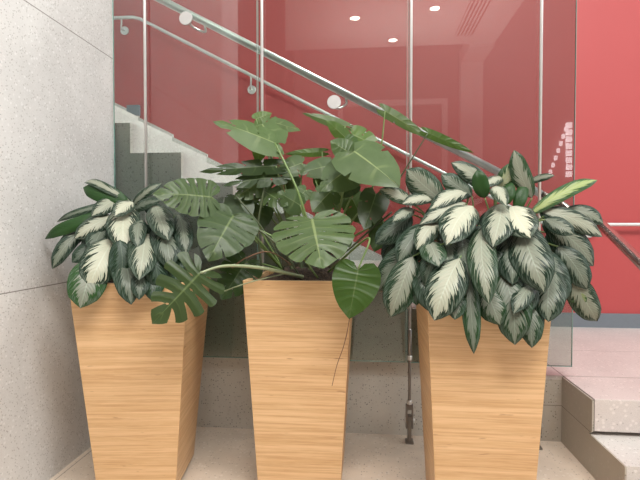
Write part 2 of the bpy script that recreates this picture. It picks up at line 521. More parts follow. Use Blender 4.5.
# window wall on the right
struct('window_1', (lambda b: ([box(b, XR, XR + 0.12, y - 0.05, y + 0.05, 0, 5.2) for y in (-4.1, -2.2, -0.4, 1.4, 3.2)],
                               [box(b, XR, XR + 0.12, -4.1, 3.9, z - 0.05, z + 0.05) for z in (0.05, 2.3, 3.7, 5.15)], b)[-1])(bmesh.new()), M['frame'])

# ------------------------------------------------------------------ downlights and vent (mirrored in the glass)
def mirror_pt(px, py, z):
    """point on the plane at height z whose mirror image in the glass is seen at the pixel"""
    d = ray(px, py); k = (z - H) / d.z
    P = EYE + d * k
    return Vector((P.x, 2 * GY - P.y, z))
dl = empty('downlight', mirror_pt(355, 18, 4.1), 'round ceiling downlight mirrored in the glass, left one of the three', 'light', 'ceiling downlights mirrored in the glass')
P = Vector(dl.location)
link('trim_ring', lathem([(0.095, 0.0), (0.095, -0.006), (0.075, -0.008), (0.072, 0.0)], P), M['plaster'], dl)
link('lens', lathem([(0.07, -0.001), (0.07, -0.004), (0.03, -0.006)], P), M['lamp'], dl)
for (px, py, lab) in ((393, 40, 'round ceiling downlight mirrored in the glass, the lowest of the three'),
                      (435, 8, 'round ceiling downlight mirrored in the glass, beside the slatted vent')):
    r = dl.copy(); COL.objects.link(r); r.location = mirror_pt(px, py, 4.1); r['label'] = lab
    for ch in list(dl.children):
        c = ch.copy(); COL.objects.link(c); c.parent = r
va = mirror_pt(448, 42, 4.1); vb = mirror_pt(483, 0, 4.1)
xm = 1.50
v = empty('ceiling_vent', (xm, (va.y + vb.y) / 2, 4.1), 'long slatted air vent in the ceiling, mirrored in the glass', 'vent')
bm = bmesh.new()
y0, y1 = min(va.y, -2.9) if va.y < vb.y else vb.y, max(va.y, vb.y) + 0.3
y0 = -2.75; y1 = -1.3
box(bm, xm - 0.15, xm + 0.15, y0, y1, 4.094, 4.0995)
link('backing', bm, M['dark_panel'], v)
for k in range(6):
    x = xm - 0.13 + k * 0.052
    link('slat', boxm(x - 0.011, x + 0.011, y0, y1, 4.082, 4.0995), M['plaster'], v)

# glowing panels added for a dashed reflection of unknown source near the glass edge
def mirror_wall(px, py, Y):
    P = at(px, py, 2 * GY - Y); return Vector((P.x, Y, P.z))
sp = mirror_wall(560, 150, -3.95)
st = empty('dash_reflection', sp, 'added glowing panels giving the dashed reflection near the free glass edge', 'light')
segs = [((551 + k * 2.6, 172 - k * 7.2), 2.4, 4.2) for k in range(7)] + [((569.5, 174 - k * 7.0), 5.0, 5.2) for k in range(8)]
for (px, py), w_, h_ in segs:
    P = mirror_wall(px, py, -3.95); k_ = 9.0 / F
    link('glow_panel', boxm(P.x - w_ * k_ / 2, P.x + w_ * k_ / 2, -3.998, -3.95, P.z - h_ * k_ / 2, P.z + h_ * k_ / 2), M['lit'], st)

# ------------------------------------------------------------------ glass screen
gx = [at(114, 200, GY).x, at(257.5, 100, GY).x, at(407, 200, GY).x, at(573.5, 300, GY).x]
gz = at(573, 367, GY).z
glab = ['tall clear glass pane beside the grey terrazzo wall', 'tall clear glass pane behind the middle planter', 'tall clear glass pane behind the right planter, its free edge against the red wall']
for i in range(3):
    x0, x1 = gx[i] + 0.002, gx[i + 1] - 0.002
    z0 = gz
    g = empty('glass_panel', ((x0 + x1) / 2, GY + 0.006, z0), glab[i], 'glass', 'glass screen panes along the stairs')
    link('pane', boxm(x0 + 0.002, x1 - 0.002, GY, GY + 0.001, z0 + 0.002, 4.35), M['glass'], g)
    bm = bmesh.new()
    box(bm, x0, x0 + 0.002, GY - 0.001, GY + 0.010, z0, 4.35)
    box(bm, x1 - 0.002, x1, GY - 0.001, GY + 0.010, z0, 4.35)
    box(bm, x0 + 0.002, x1 - 0.002, GY - 0.001, GY + 0.010, z0, z0 + 0.003)
    link('polished_edge', bm, M['glass_edge'], g)

# tension rods
rods = [(145, 'slim steel tension rod nearest the grey wall'), (262, 'slim steel tension rod rising behind the top monstera leaf'),
        (411, 'slim steel tension rod ending in a clevis between the middle and right planters'), (541, 'slim steel tension rod nearest the free glass edge')]
for px, lab in rods:
    P = at(px, 60, GY - 0.028)
    x, y = P.x, P.y
    r = empty('tension_rod', (x, y, 0), lab, 'rod', 'steel tension rods along the glass')
    zt = 0.60
    link('rod', tubem([(x, y, zt - 0.02), (x, y, 4.35)], 0.0075, 12), M['steel'], r)
    bm = bmesh.new()
    lathe(bm, [(0.006, 0.52), (0.011, 0.53), (0.011, 0.66), (0.006, 0.67)], Vector((x, y, -0.08)), seg=14)
    lathe(bm, [(0.006, 0.20), (0.0075, 0.205), (0.0075, 0.44), (0.006, 0.445)], Vector((x, y, 0)), seg=14)
    link('turnbuckle', bm, M['steel_dark'], r, True)
    lk = [lathem([(0.012, z), (0.014, z + 0.004), (0.014, z + 0.020), (0.012, z + 0.024)], Vector((x, y, 0)), seg=8) for z in (0.195, 0.425)]
    for b in lk: link('lock_nut', b, M['steel'], r)
    bm = bmesh.new()
    box(bm, x - 0.019, x - 0.010, y - 0.016, y + 0.016, 0.075, 0.185, bevel=0.003)
    box(bm, x + 0.010, x + 0.019, y - 0.016, y + 0.016, 0.075, 0.185, bevel=0.003)
    box(bm, x - 0.019, x + 0.019, y - 0.014, y + 0.014, 0.170, 0.198, bevel=0.004)
    link('clevis', bm, M['steel_dark'], r)
    bm = bmesh.new(); lathe(bm, [(0.009, -0.027), (0.012, -0.024), (0.012, 0.024), (0.009, 0.027)], Vector((x, y, 0.115)), Vector((1, 0, 0)), 12)
    link('pin', bm, M['steel'], r, True)
    bm = bmesh.new(); box(bm, x - 0.0095, x + 0.0095, y - 0.02, y + 0.02, 0.0, 0.14, bevel=0.002); box(bm, x - 0.02, x + 0.02, y - 0.026, y + 0.026, 0.0, 0.010)
    link('anchor_plate', bm, M['steel_dark'], r)

# ------------------------------------------------------------------ handrails
RY = 2.64
pa = at(150, -6, RY); pb = at(465, 155, RY)
sl = (pb.z - pa.z) / (pb.x - pa.x)
def onrail(x): return Vector((x, RY, pa.z + (x - pa.x) * sl))
xe = 1.07
pe = onrail(xe)
p0 = onrail(-3.3)
q1 = onx(599, 222, xe); q2 = onx(640, 262, xe)
dirq = (q2 - q1).normalized()
q3 = q1 + dirq * 0.95
nr = empty('handrail', (pb.x, RY, pb.z), 'thick steel handrail descending behind the glass and turning down the front steps', 'handrail')
elbow = catmull([onrail(xe - 0.16), onrail(xe - 0.05), Vector((xe, RY - 0.06, (pe.z + q1.z) / 2 )), Vector((xe, q1.y + 0.10, q1.z + 0.012))], 6)
link('sloping_rail', tubem([p0, onrail(xe - 0.16)], 0.0205, 18), M['steel'], nr)
link('elbow', tubem(elbow, 0.0205, 16), M['steel_brown_refl'], nr)
link('lower_rail', tubem([Vector((xe, q1.y + 0.10, q1.z + 0.012)), q1, q1 + dirq * 0.05, q3, q3 + Vector((0, -0.05, 0))], 0.0215, 16), M['steel_brown_refl'], nr)
for px, py in ((185.5, 18), (334, 102)):
    D = at(px, py, GY - 0.008)
    b = link('bracket', lathem([(0.034, 0.0), (0.036, 0.002), (0.036, 0.007), (0.034, 0.008)], D, Vector((0, 1, 0)), 28), M['disc'], nr)
    A = D + Vector((0.0, 0.012, 0))
    tgt = onrail(D.x + 0.055) + Vector((0, 0, -0.02))
    link('bracket_arm', tubem(catmull([A, Vector((D.x + 0.01, RY - 0.06, D.z - 0.012)), Vector((D.x + 0.055, RY, tgt.z - 0.035)), tgt], 5), 0.0065, 10), M['steel'], b)
# post of the lower rail out of view to the right keeps it standing
link('post', tubem([q3 + Vector((0, -0.03, 0)), Vector((xe, q3.y - 0.03, 0))], 0.018, 12), M['steel_brown_refl'], nr)

FY = BY - 0.075
fr = empty('handrail', (0, FY, 1.8), 'slim steel handrail fixed to the red wall above the stairs', 'handrail')
fa = at(118, 17.5, FY); fb = at(136, 17.0, FY); fc = at(424, 163, FY)
sl2 = (fc.z - fb.z) / (fc.x - fb.x)
zl = at(620, 224.5, FY).z
xl = fb.x + (zl - fb.z) / sl2
fa = Vector((fa.x - 0.9, FY, fb.z))
link('rail', tubem([fa, fb + Vector((-0.03, 0, 0)), fb + Vector((0.03, 0, 0.03 * sl2)), Vector((xl - 0.03, FY, zl - 0.03 * sl2)), Vector((xl + 0.03, FY, zl)), Vector((XR - 0.2, FY, zl))], 0.0135, 14), M['steel'], fr)
def wall_bracket(x, z, railz):
    b = link('bracket', lathem([(0.033, 0), (0.035, 0.003), (0.035, 0.010), (0.030, 0.012)], Vector((x, BY, z)), Vector((0, -1, 0)), 22), M['steel'], fr)
    link('bracket_arm', tubem(catmull([Vector((x, BY - 0.01, z)), Vector((x, BY - 0.06, z - 0.005)), Vector((x + 0.01, FY, z + 0.03)), Vector((x + 0.01, FY, railz - 0.012))], 5), 0.007, 8), M['steel'], b)
for px, py in ((125, 31), (252, 95), (589, 233)):
    W = at(px, py, BY)
    rz = fb.z if px < 136 else (zl if W.x > xl else fb.z + (W.x - fb.x) * sl2)
    wall_bracket(W.x, max(min(W.z, rz - 0.05), rz - 0.10), rz)
# small wall socket box above the skirting, seen over the stairs at the left
W = at(135, 111, BY)
tagp(link('wall_box', boxm(W.x - 0.06, W.x + 0.05, BY - 0.03, BY, W.z - 0.045, W.z + 0.045, bevel=0.006), M['baseboard']), 'small grey box low on the red wall at the stair top', 'box')

# ------------------------------------------------------------------ planters
def make_planter(cx, yf, ztop, wt, label, rot=0.0, taper=0.777):
    """tapered square planter. cx centre, yf front plane at the top"""
    wb = wt * taper
    RM = Matrix.Rotation(rot, 3, 'Z')
    cy = yf + wt / 2
    pl = empty('planter', (cx, cy, 0), label, 'planter', 'tapered bamboo planters')
    z0 = 0.02
    th = 0.02
    ctr = Vector((cx, cy, 0))
    def ring(w, z): return [ctr + RM @ (p - ctr) for p in ring0(w, z)]
    def ring0(w, z): return [Vector((cx - w / 2, cy - w / 2, z)), Vector((cx + w / 2, cy - w / 2, z)), Vector((cx + w / 2, cy + w / 2, z)), Vector((cx - w / 2, cy + w / 2, z))]
    ob, ot = ring(wb, z0), ring(wt, ztop)
    ib, it = ring(wb - 2 * th, z0), ring(wt - 2 * th, ztop)
    for k in range(4):
        j = (k + 1) % 4
        bm = bmesh.new()
        q = [bm.verts.new(p) for p in (ob[k], ob[j], ot[j], ot[k], ib[k], ib[j], it[j], it[k])]
        for f in ((0, 1, 2, 3), (5, 4, 7, 6), (3, 2, 6, 7), (1, 0, 4, 5), (1, 5, 6, 2), (4, 0, 3, 7)):
            bm.faces.new([q[i] for i in f])
        bmesh.ops.recalc_face_normals(bm, faces=bm.faces)
        bmesh.ops.bevel(bm, geom=[e for e in bm.edges], offset=0.0012, segments=1, affect='EDGES')
        link('side_panel', bm, M['bamboo'], pl)
    bm = boxm(cx - wb / 2 + 0.012, cx + wb / 2 - 0.012, cy - wb / 2 + 0.012, cy + wb / 2 - 0.012, 0, z0 + 0.01)
    bmesh.ops.rotate(bm, verts=bm.verts, cent=ctr, matrix=RM)
    link('foot', bm, M['soil_foot'], pl)
    bm = boxm(cx - wb / 2 + th, cx + wb / 2 - th, cy - wb / 2 + th, cy + wb / 2 - th, z0 + 0.012, z0 + 0.03)
    bmesh.ops.rotate(bm, verts=bm.verts, cent=ctr, matrix=RM)
    link('bottom_panel', bm, M['bamboo'], pl)
    return pl, cy
def make_soil(cx, cy, w, z, label, rot=0.0):
    bm = bmesh.new()
    n = 26
    g = [[None] * (n + 1) for _ in range(n + 1)]
    for i in range(n + 1):
        for j in range(n + 1):
            x = (i / n - 0.5) * w; y = (j / n - 0.5) * w
            edge = min(i, n - i, j, n - j) / n
            g[i][j] = bm.verts.new((cx + x, cy + y, z + 0.05 * min(1, edge * 4) + random.uniform(-0.006, 0.007)))
    for i in range(n):
        for j in range(n):
            bm.faces.new((g[i][j], g[i + 1][j], g[i + 1][j + 1], g[i][j + 1]))
    bot = [bm.verts.new((cx + sx * w / 2 * 0.93, cy + sy * w / 2 * 0.93, z - 0.08)) for sx, sy in ((-1, -1), (1, -1), (1, 1), (-1, 1))]
    bm.faces.new(list(reversed(bot)))
    e = [[g[i][0] for i in range(n + 1)], [g[n][j] for j in range(n + 1)], [g[n - i][n] for i in range(n + 1)], [g[0][n - j] for j in range(n + 1)]]
    for k in range(4):
        bm.faces.new([bot[k], bot[(k + 1) % 4]] + list(reversed(e[k])))
    bmesh.ops.rotate(bm, verts=bm.verts, cent=(cx, cy, 0), matrix=Matrix.Rotation(rot, 3, 'Z'))
    return tagp(link('potting_soil', bm, M['soil'], None, True), label, 'soil', kind='stuff')

HT = 0.894
# left planter
YL = 1.79; a_ = at(69.5, 283, YL); b_ = at(182.4, 283, YL); WL = (b_.x - a_.x); cxl = (a_.x + b_.x) / 2 - 0.019
YM = 1.88; a_ = at(242.7, 281, YM); b_ = at(352.3, 281, YM); WM = b_.x - a_.x; cxm = (a_.x + b_.x) / 2
YR = 1.70; a_ = at(426.5, 287, YR); b_ = at(554.0, 287, YR); WR = b_.x - a_.x; cxr = (a_.x + b_.x) / 2
print('planters', WL, WM, WR, at(69.5, 283, YL).z, at(242.7, 281, YM).z, at(428, 287, YR).z, 'hl', hl, 'rise', rise, run, rise_l, n_dn, corners[:6], 'glass', gx, gz)
plL, cyL = make_planter(cxl, YL, at(120, 283, YL).z, WL, 'tapered bamboo planter beside the grey terrazzo wall', math.radians(7), 0.69)
plM, cyM = make_planter(cxm, YM, at(300, 281, YM).z, WM, 'tapered bamboo planter in the middle, under the large split-leaf plant')
plR, cyR = make_planter(cxr, YR, at(490, 287, YR).z, WR, 'tapered bamboo planter nearest the two front steps')
zL, zM, zR = at(120, 283, YL).z, at(300, 281, YM).z, at(490, 287, YR).z
make_soil(cxl, cyL, WL - 0.058, zL - 0.040, 'dark soil inside the planter beside the grey wall', math.radians(7))
make_soil(cxm, cyM, WM - 0.058, zM - 0.024, 'dark soil inside the middle planter')
make_soil(cxr, cyR, WR - 0.058, zR - 0.040, 'dark soil inside the planter nearest the steps')

# ------------------------------------------------------------------ leaves
def frame_of(B, T, nh):
    t = (T - B); L = t.length; t.normalize()
    n = (nh - t * nh.dot(t)).normalized()
    lat = t.cross(n).normalized()
    return t, n, lat, L

def petiole(leaf, root, B, tdir, r=0.0035, mat='stem', sag=0.0):
    mid = (root + B) / 2 + Vector((0, 0, 0.10 * (B - root).length + sag))
    L = (B - root).length
    near = B - tdir * min(0.03, L * 0.2)
    pts = catmull([root, mid * 0.6 + near * 0.4 if L > 0.12 else (root + near) / 2, B + Vector((0, 0, -0.001))], 6)
    link('petiole', tubem(pts, r * 1.25, 7, r * 0.75), M[mat], leaf, True)

def aglao_leaf(plant, B, T, w, tone, grn, ext, root, up=0.45, arch=0.10, fold=0.22, twist=0.0, pr=0.0035):
    """B, T world points of blade base and tip, w blade width in metres"""
    mid = (B + T) / 2
    nh = (EYE - mid).normalized() + Vector((0, 0, up))
    t, n, lat, L = frame_of(B, T, nh)
    if twist:
        R = Matrix.Rotation(twist, 3, t); n = R @ n; lat = R @ lat
    NV, NU = 18, 8
    bm = bmesh.new(); uvl = bm.loops.layers.uv.new('UVMap')
    ph = random.uniform(0, 6.28); amp = random.uniform(0.02, 0.055)
    wav = random.uniform(8, 12); side_b = random.uniform(-0.05, 0.05)
    g = []; uvs = {}
    for i in range(NV + 1):
        v = i / NV
        ww = (max(v, 0.0) ** 0.55) * ((1 - v) ** 0.58) / 0.457 * 0.5
        if v > 0.84: ww *= 1 - 0.40 * ((v - 0.84) / 0.16)
        half = max(w * ww, 0.0004)
        c = B + t * (L * v) + n * (arch * L * 4 * v * (1 - v) * 0.9) + lat * (side_b * L * math.sin(math.pi * v))
        c -= n * (0.06 * L * max(0, v - 0.7) ** 2 * 10)
        row = []
        for j in range(NU + 1):
            s = (j / NU) * 2 - 1
            a = abs(s)
            off = -fold * half * a ** 1.4 + half * 0.10 * math.sin(a * math.pi)
            rip = amp * w * a * a * math.sin(v * wav + ph + (1.7 if s > 0 else 0))
            p = c + lat * (half * s * math.cos(fold * a * 0.6)) + n * (off + rip)
            vv = bm.verts.new(p); uvs[vv] = ((s + 1) / 2, v); row.append(vv)
        g.append(row)
    for i in range(NV):
        for j in range(NU):
            f = bm.faces.new((g[i][j], g[i + 1][j], g[i + 1][j + 1], g[i][j + 1]))
            for l in f.loops: l[uvl].uv = uvs[l.vert]
    bm.normal_update()
    # make the upper side face along n
    s_ = sum((f.normal.dot(n) for f in bm.faces))
    if s_ < 0: bmesh.ops.reverse_faces(bm, faces=bm.faces)
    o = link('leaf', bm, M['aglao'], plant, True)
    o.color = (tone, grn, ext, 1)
    petiole(o, root, B, t, pr, 'stem')
    return o

def flipped(o):
    me = o.data
    me.flip_normals()

def dome(cx, cy_, ylo, yhi, dmax, R):
    def D(px, py):
        u = min(1, max(0, (py - ylo) / (yhi - ylo)))
        k = math.sqrt(max(0.08, 1 - ((px - cx) / R) ** 2))
        return dmax * (u ** 0.7) * k
    return D

def agl_plant(name_label, cx, cy, z, px_c, leaves, D, fillers, Yc, lean):
    plant = empty('aglaonema_plant', (cx, cy, z - 0.02), name_label, 'plant', 'silver-leaved plants in bamboo planters')
    crown = Vector((cx, cy, z))
    # short canes
    canes = []
    for k in range(5):
        a = k * 1.257 + 0.4
        b = crown + Vector((0.07 * math.cos(a), 0.07 * math.sin(a), -0.02))
        tp = b + Vector((0.03 * math.cos(a), 0.03 * math.sin(a), 0.11))
        link('stem', tubem([b, (b + tp) / 2 + Vector((0.004, 0, 0)), tp], 0.009, 8, 0.007), M['stem_dark'], plant, True)
        canes.append(tp)
    for lf in leaves:
        bx, by, tx, ty, w, tone, grn, ext = lf[:8]
        kw = dict(lf[8]) if len(lf) > 8 else {}
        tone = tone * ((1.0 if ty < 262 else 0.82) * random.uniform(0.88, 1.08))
        lay = kw.pop('lay', 0.0); under = kw.pop('under', False)
        dy = kw.pop('dy', None)
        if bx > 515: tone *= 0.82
        Yb = Yc - D(bx, by) + 0.045 - lay
        Yt = Yc - D(tx, ty) - 0.03 - lay
        if dy is not None: Yt = Yb + dy
        B = at(bx, by, Yb); T = at(tx, ty, Yt)
        mid = (B + T) / 2
        root = min(canes, key=lambda c: (c - B).length)
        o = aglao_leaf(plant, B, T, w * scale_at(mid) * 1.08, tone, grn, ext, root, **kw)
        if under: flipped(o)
    for (bx, by, tx, ty, w, Y) in fillers:
        B = at(bx, by, Y + 0.03); T = at(tx, ty, Y)
        root = min(canes, key=lambda c: (c - B).length)
        aglao_leaf(plant, B, T, w * scale_at(T), random.uniform(0.05, 0.2), 0.2, 0.3, root)
    return plant

# base x, y, tip x, y, width (px), silver brightness, green, silver extent
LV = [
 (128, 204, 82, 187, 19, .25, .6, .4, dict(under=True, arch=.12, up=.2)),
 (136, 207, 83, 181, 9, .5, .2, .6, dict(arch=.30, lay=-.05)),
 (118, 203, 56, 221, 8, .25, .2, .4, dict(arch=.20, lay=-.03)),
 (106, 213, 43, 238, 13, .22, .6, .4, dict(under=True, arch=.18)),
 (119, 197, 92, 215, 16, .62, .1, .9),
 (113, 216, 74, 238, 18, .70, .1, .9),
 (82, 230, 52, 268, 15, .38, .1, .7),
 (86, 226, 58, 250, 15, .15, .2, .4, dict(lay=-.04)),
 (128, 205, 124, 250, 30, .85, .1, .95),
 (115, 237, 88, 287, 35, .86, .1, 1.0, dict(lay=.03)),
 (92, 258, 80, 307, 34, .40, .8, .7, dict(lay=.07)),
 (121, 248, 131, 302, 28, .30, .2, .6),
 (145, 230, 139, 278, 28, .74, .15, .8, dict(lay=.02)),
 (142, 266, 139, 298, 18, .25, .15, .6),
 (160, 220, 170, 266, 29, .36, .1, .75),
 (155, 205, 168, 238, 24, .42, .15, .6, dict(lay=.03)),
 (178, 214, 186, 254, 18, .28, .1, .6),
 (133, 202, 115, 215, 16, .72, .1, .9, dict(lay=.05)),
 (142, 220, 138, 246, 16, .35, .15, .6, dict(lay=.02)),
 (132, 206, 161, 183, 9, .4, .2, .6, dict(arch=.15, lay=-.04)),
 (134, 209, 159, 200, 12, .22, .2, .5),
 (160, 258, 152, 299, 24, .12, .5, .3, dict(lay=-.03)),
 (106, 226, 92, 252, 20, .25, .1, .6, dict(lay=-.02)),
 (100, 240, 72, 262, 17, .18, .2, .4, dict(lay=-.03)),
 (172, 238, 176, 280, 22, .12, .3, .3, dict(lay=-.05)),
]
DL = dome(128, cyL, 190, 285, 0.27, 100)
FL = [(120, 225, 112, 268, 24, 1.85), (140, 222, 150, 262, 24, 1.86), (105, 225, 85, 262, 22, 1.9), (160, 225, 172, 262, 24, 1.9),
      (130, 215, 128, 260, 24, 1.88), (95, 215, 72, 240, 18, 1.98), (120, 240, 120, 285, 26, 1.78), (150, 245, 160, 290, 24, 1.79), (100, 245, 92, 285, 24, 1.79),
      (165, 235, 182, 270, 22, 1.92), (145, 205, 175, 225, 18, 1.98)]
agl_plant('bushy silver-and-green leaved plant overhanging the planter beside the grey wall', cxl, cyL, zL, 128, LV, DL, FL, cyL, 0)

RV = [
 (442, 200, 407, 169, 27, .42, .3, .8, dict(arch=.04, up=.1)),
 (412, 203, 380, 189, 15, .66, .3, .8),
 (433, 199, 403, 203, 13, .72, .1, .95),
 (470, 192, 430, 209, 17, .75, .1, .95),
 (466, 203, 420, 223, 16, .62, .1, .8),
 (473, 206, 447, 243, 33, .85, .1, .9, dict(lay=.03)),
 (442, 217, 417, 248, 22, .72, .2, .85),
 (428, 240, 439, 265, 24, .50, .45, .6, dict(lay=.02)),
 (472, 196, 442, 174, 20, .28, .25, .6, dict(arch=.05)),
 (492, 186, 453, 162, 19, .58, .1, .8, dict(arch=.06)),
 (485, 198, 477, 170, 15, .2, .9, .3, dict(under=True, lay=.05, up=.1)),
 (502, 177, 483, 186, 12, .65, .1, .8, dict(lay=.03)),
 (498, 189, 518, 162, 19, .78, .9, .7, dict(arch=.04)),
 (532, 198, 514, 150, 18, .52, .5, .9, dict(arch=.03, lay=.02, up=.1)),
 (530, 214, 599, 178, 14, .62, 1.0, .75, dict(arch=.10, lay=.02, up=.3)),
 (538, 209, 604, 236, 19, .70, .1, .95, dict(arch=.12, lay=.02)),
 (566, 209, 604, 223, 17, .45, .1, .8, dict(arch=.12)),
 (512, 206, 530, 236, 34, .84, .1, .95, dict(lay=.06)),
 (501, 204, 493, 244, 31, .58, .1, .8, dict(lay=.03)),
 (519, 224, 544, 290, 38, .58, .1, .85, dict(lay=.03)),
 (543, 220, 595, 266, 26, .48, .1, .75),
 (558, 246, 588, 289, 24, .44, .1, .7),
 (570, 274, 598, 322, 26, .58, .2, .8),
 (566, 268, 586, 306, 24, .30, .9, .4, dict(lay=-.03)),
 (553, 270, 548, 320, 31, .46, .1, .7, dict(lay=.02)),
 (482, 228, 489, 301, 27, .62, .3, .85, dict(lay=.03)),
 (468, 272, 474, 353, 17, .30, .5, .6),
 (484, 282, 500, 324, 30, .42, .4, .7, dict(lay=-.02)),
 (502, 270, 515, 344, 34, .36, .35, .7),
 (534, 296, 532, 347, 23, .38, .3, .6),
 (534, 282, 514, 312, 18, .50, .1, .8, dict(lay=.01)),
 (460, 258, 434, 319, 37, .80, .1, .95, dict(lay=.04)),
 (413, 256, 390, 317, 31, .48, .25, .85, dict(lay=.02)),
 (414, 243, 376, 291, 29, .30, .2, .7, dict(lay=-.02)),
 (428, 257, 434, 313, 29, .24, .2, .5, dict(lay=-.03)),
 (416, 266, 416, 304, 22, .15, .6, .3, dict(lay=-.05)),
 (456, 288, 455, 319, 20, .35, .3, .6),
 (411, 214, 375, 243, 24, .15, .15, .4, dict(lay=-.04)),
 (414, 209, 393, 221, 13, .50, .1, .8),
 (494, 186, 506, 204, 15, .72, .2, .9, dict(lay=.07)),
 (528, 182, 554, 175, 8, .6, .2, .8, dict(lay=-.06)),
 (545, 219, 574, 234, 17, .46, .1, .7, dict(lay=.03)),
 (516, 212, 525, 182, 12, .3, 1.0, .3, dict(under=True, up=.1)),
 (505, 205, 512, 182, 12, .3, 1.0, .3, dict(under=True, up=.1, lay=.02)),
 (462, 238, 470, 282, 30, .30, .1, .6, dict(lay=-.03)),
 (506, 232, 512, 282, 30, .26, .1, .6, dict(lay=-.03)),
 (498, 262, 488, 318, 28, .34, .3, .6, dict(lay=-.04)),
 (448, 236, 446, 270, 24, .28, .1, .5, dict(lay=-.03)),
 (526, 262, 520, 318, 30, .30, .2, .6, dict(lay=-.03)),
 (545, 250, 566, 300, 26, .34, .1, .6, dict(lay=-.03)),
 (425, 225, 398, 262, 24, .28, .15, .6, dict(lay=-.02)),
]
DR = dome(488, cyR, 185, 290, 0.30, 112)
FR = [(480, 225, 476, 270, 28, 1.80), (500, 225, 505, 270, 28, 1.80), (455, 225, 440, 265, 26, 1.82), (520, 225, 535, 268, 28, 1.82),
      (465, 215, 450, 245, 24, 1.9), (490, 210, 492, 250, 26, 1.9), (515, 210, 530, 245, 26, 1.9), (430, 232, 405, 262, 24, 1.9), (548, 232, 572, 262, 24, 1.92),
      (470, 250, 455, 295, 26, 1.69), (525, 255, 540, 300, 26, 1.71), (495, 250, 500, 300, 28, 1.69), (445, 205, 425, 225, 20, 1.95), (540, 210, 566, 225, 18, 1.95), (440, 245, 425, 285, 22, 1.68),
      (548, 262, 575, 300, 20, 1.85), (400, 232, 384, 262, 18, 1.9)]
agl_plant('bushy silver-striped leafy plant overhanging the planter nearest the steps', cxr, cyR, zR, 488, RV, DR, FR, cyR, 0)

# ------------------------------------------------------------------ monstera
OUT = [(0.0, 0.0, 0.0), (0.08, 0.11, -0.15), (0.17, 0.30, -0.19), (0.28, 0.45, -0.06), (0.40, 0.50, 0.14), (0.54, 0.475, 0.36), (0.68, 0.39, 0.58), (0.83, 0.24, 0.80), (1.0, 0.0, 1.0)]
def outline(a):
    a = min(max(a, 0), 1)
    for i in range(len(OUT) - 1):
        if a <= OUT[i + 1][0]:
            u = (a - OUT[i][0]) / (OUT[i + 1][0] - OUT[i][0])
            P = [OUT[max(i - 1, 0)], OUT[i], OUT[i + 1], OUT[min(i + 2, len(OUT) - 1)]]
            r = []
            for c in (1, 2):
                p0, p1, p2, p3 = (q[c] for q in P)
                r.append(0.5 * (2 * p1 + (p2 - p0) * u + (2 * p0 - 5 * p1 + 4 * p2 - p3) * u * u + (3 * p1 - p0 - 3 * p2 + p3) * u ** 3))
            return r
    return [0, 1]
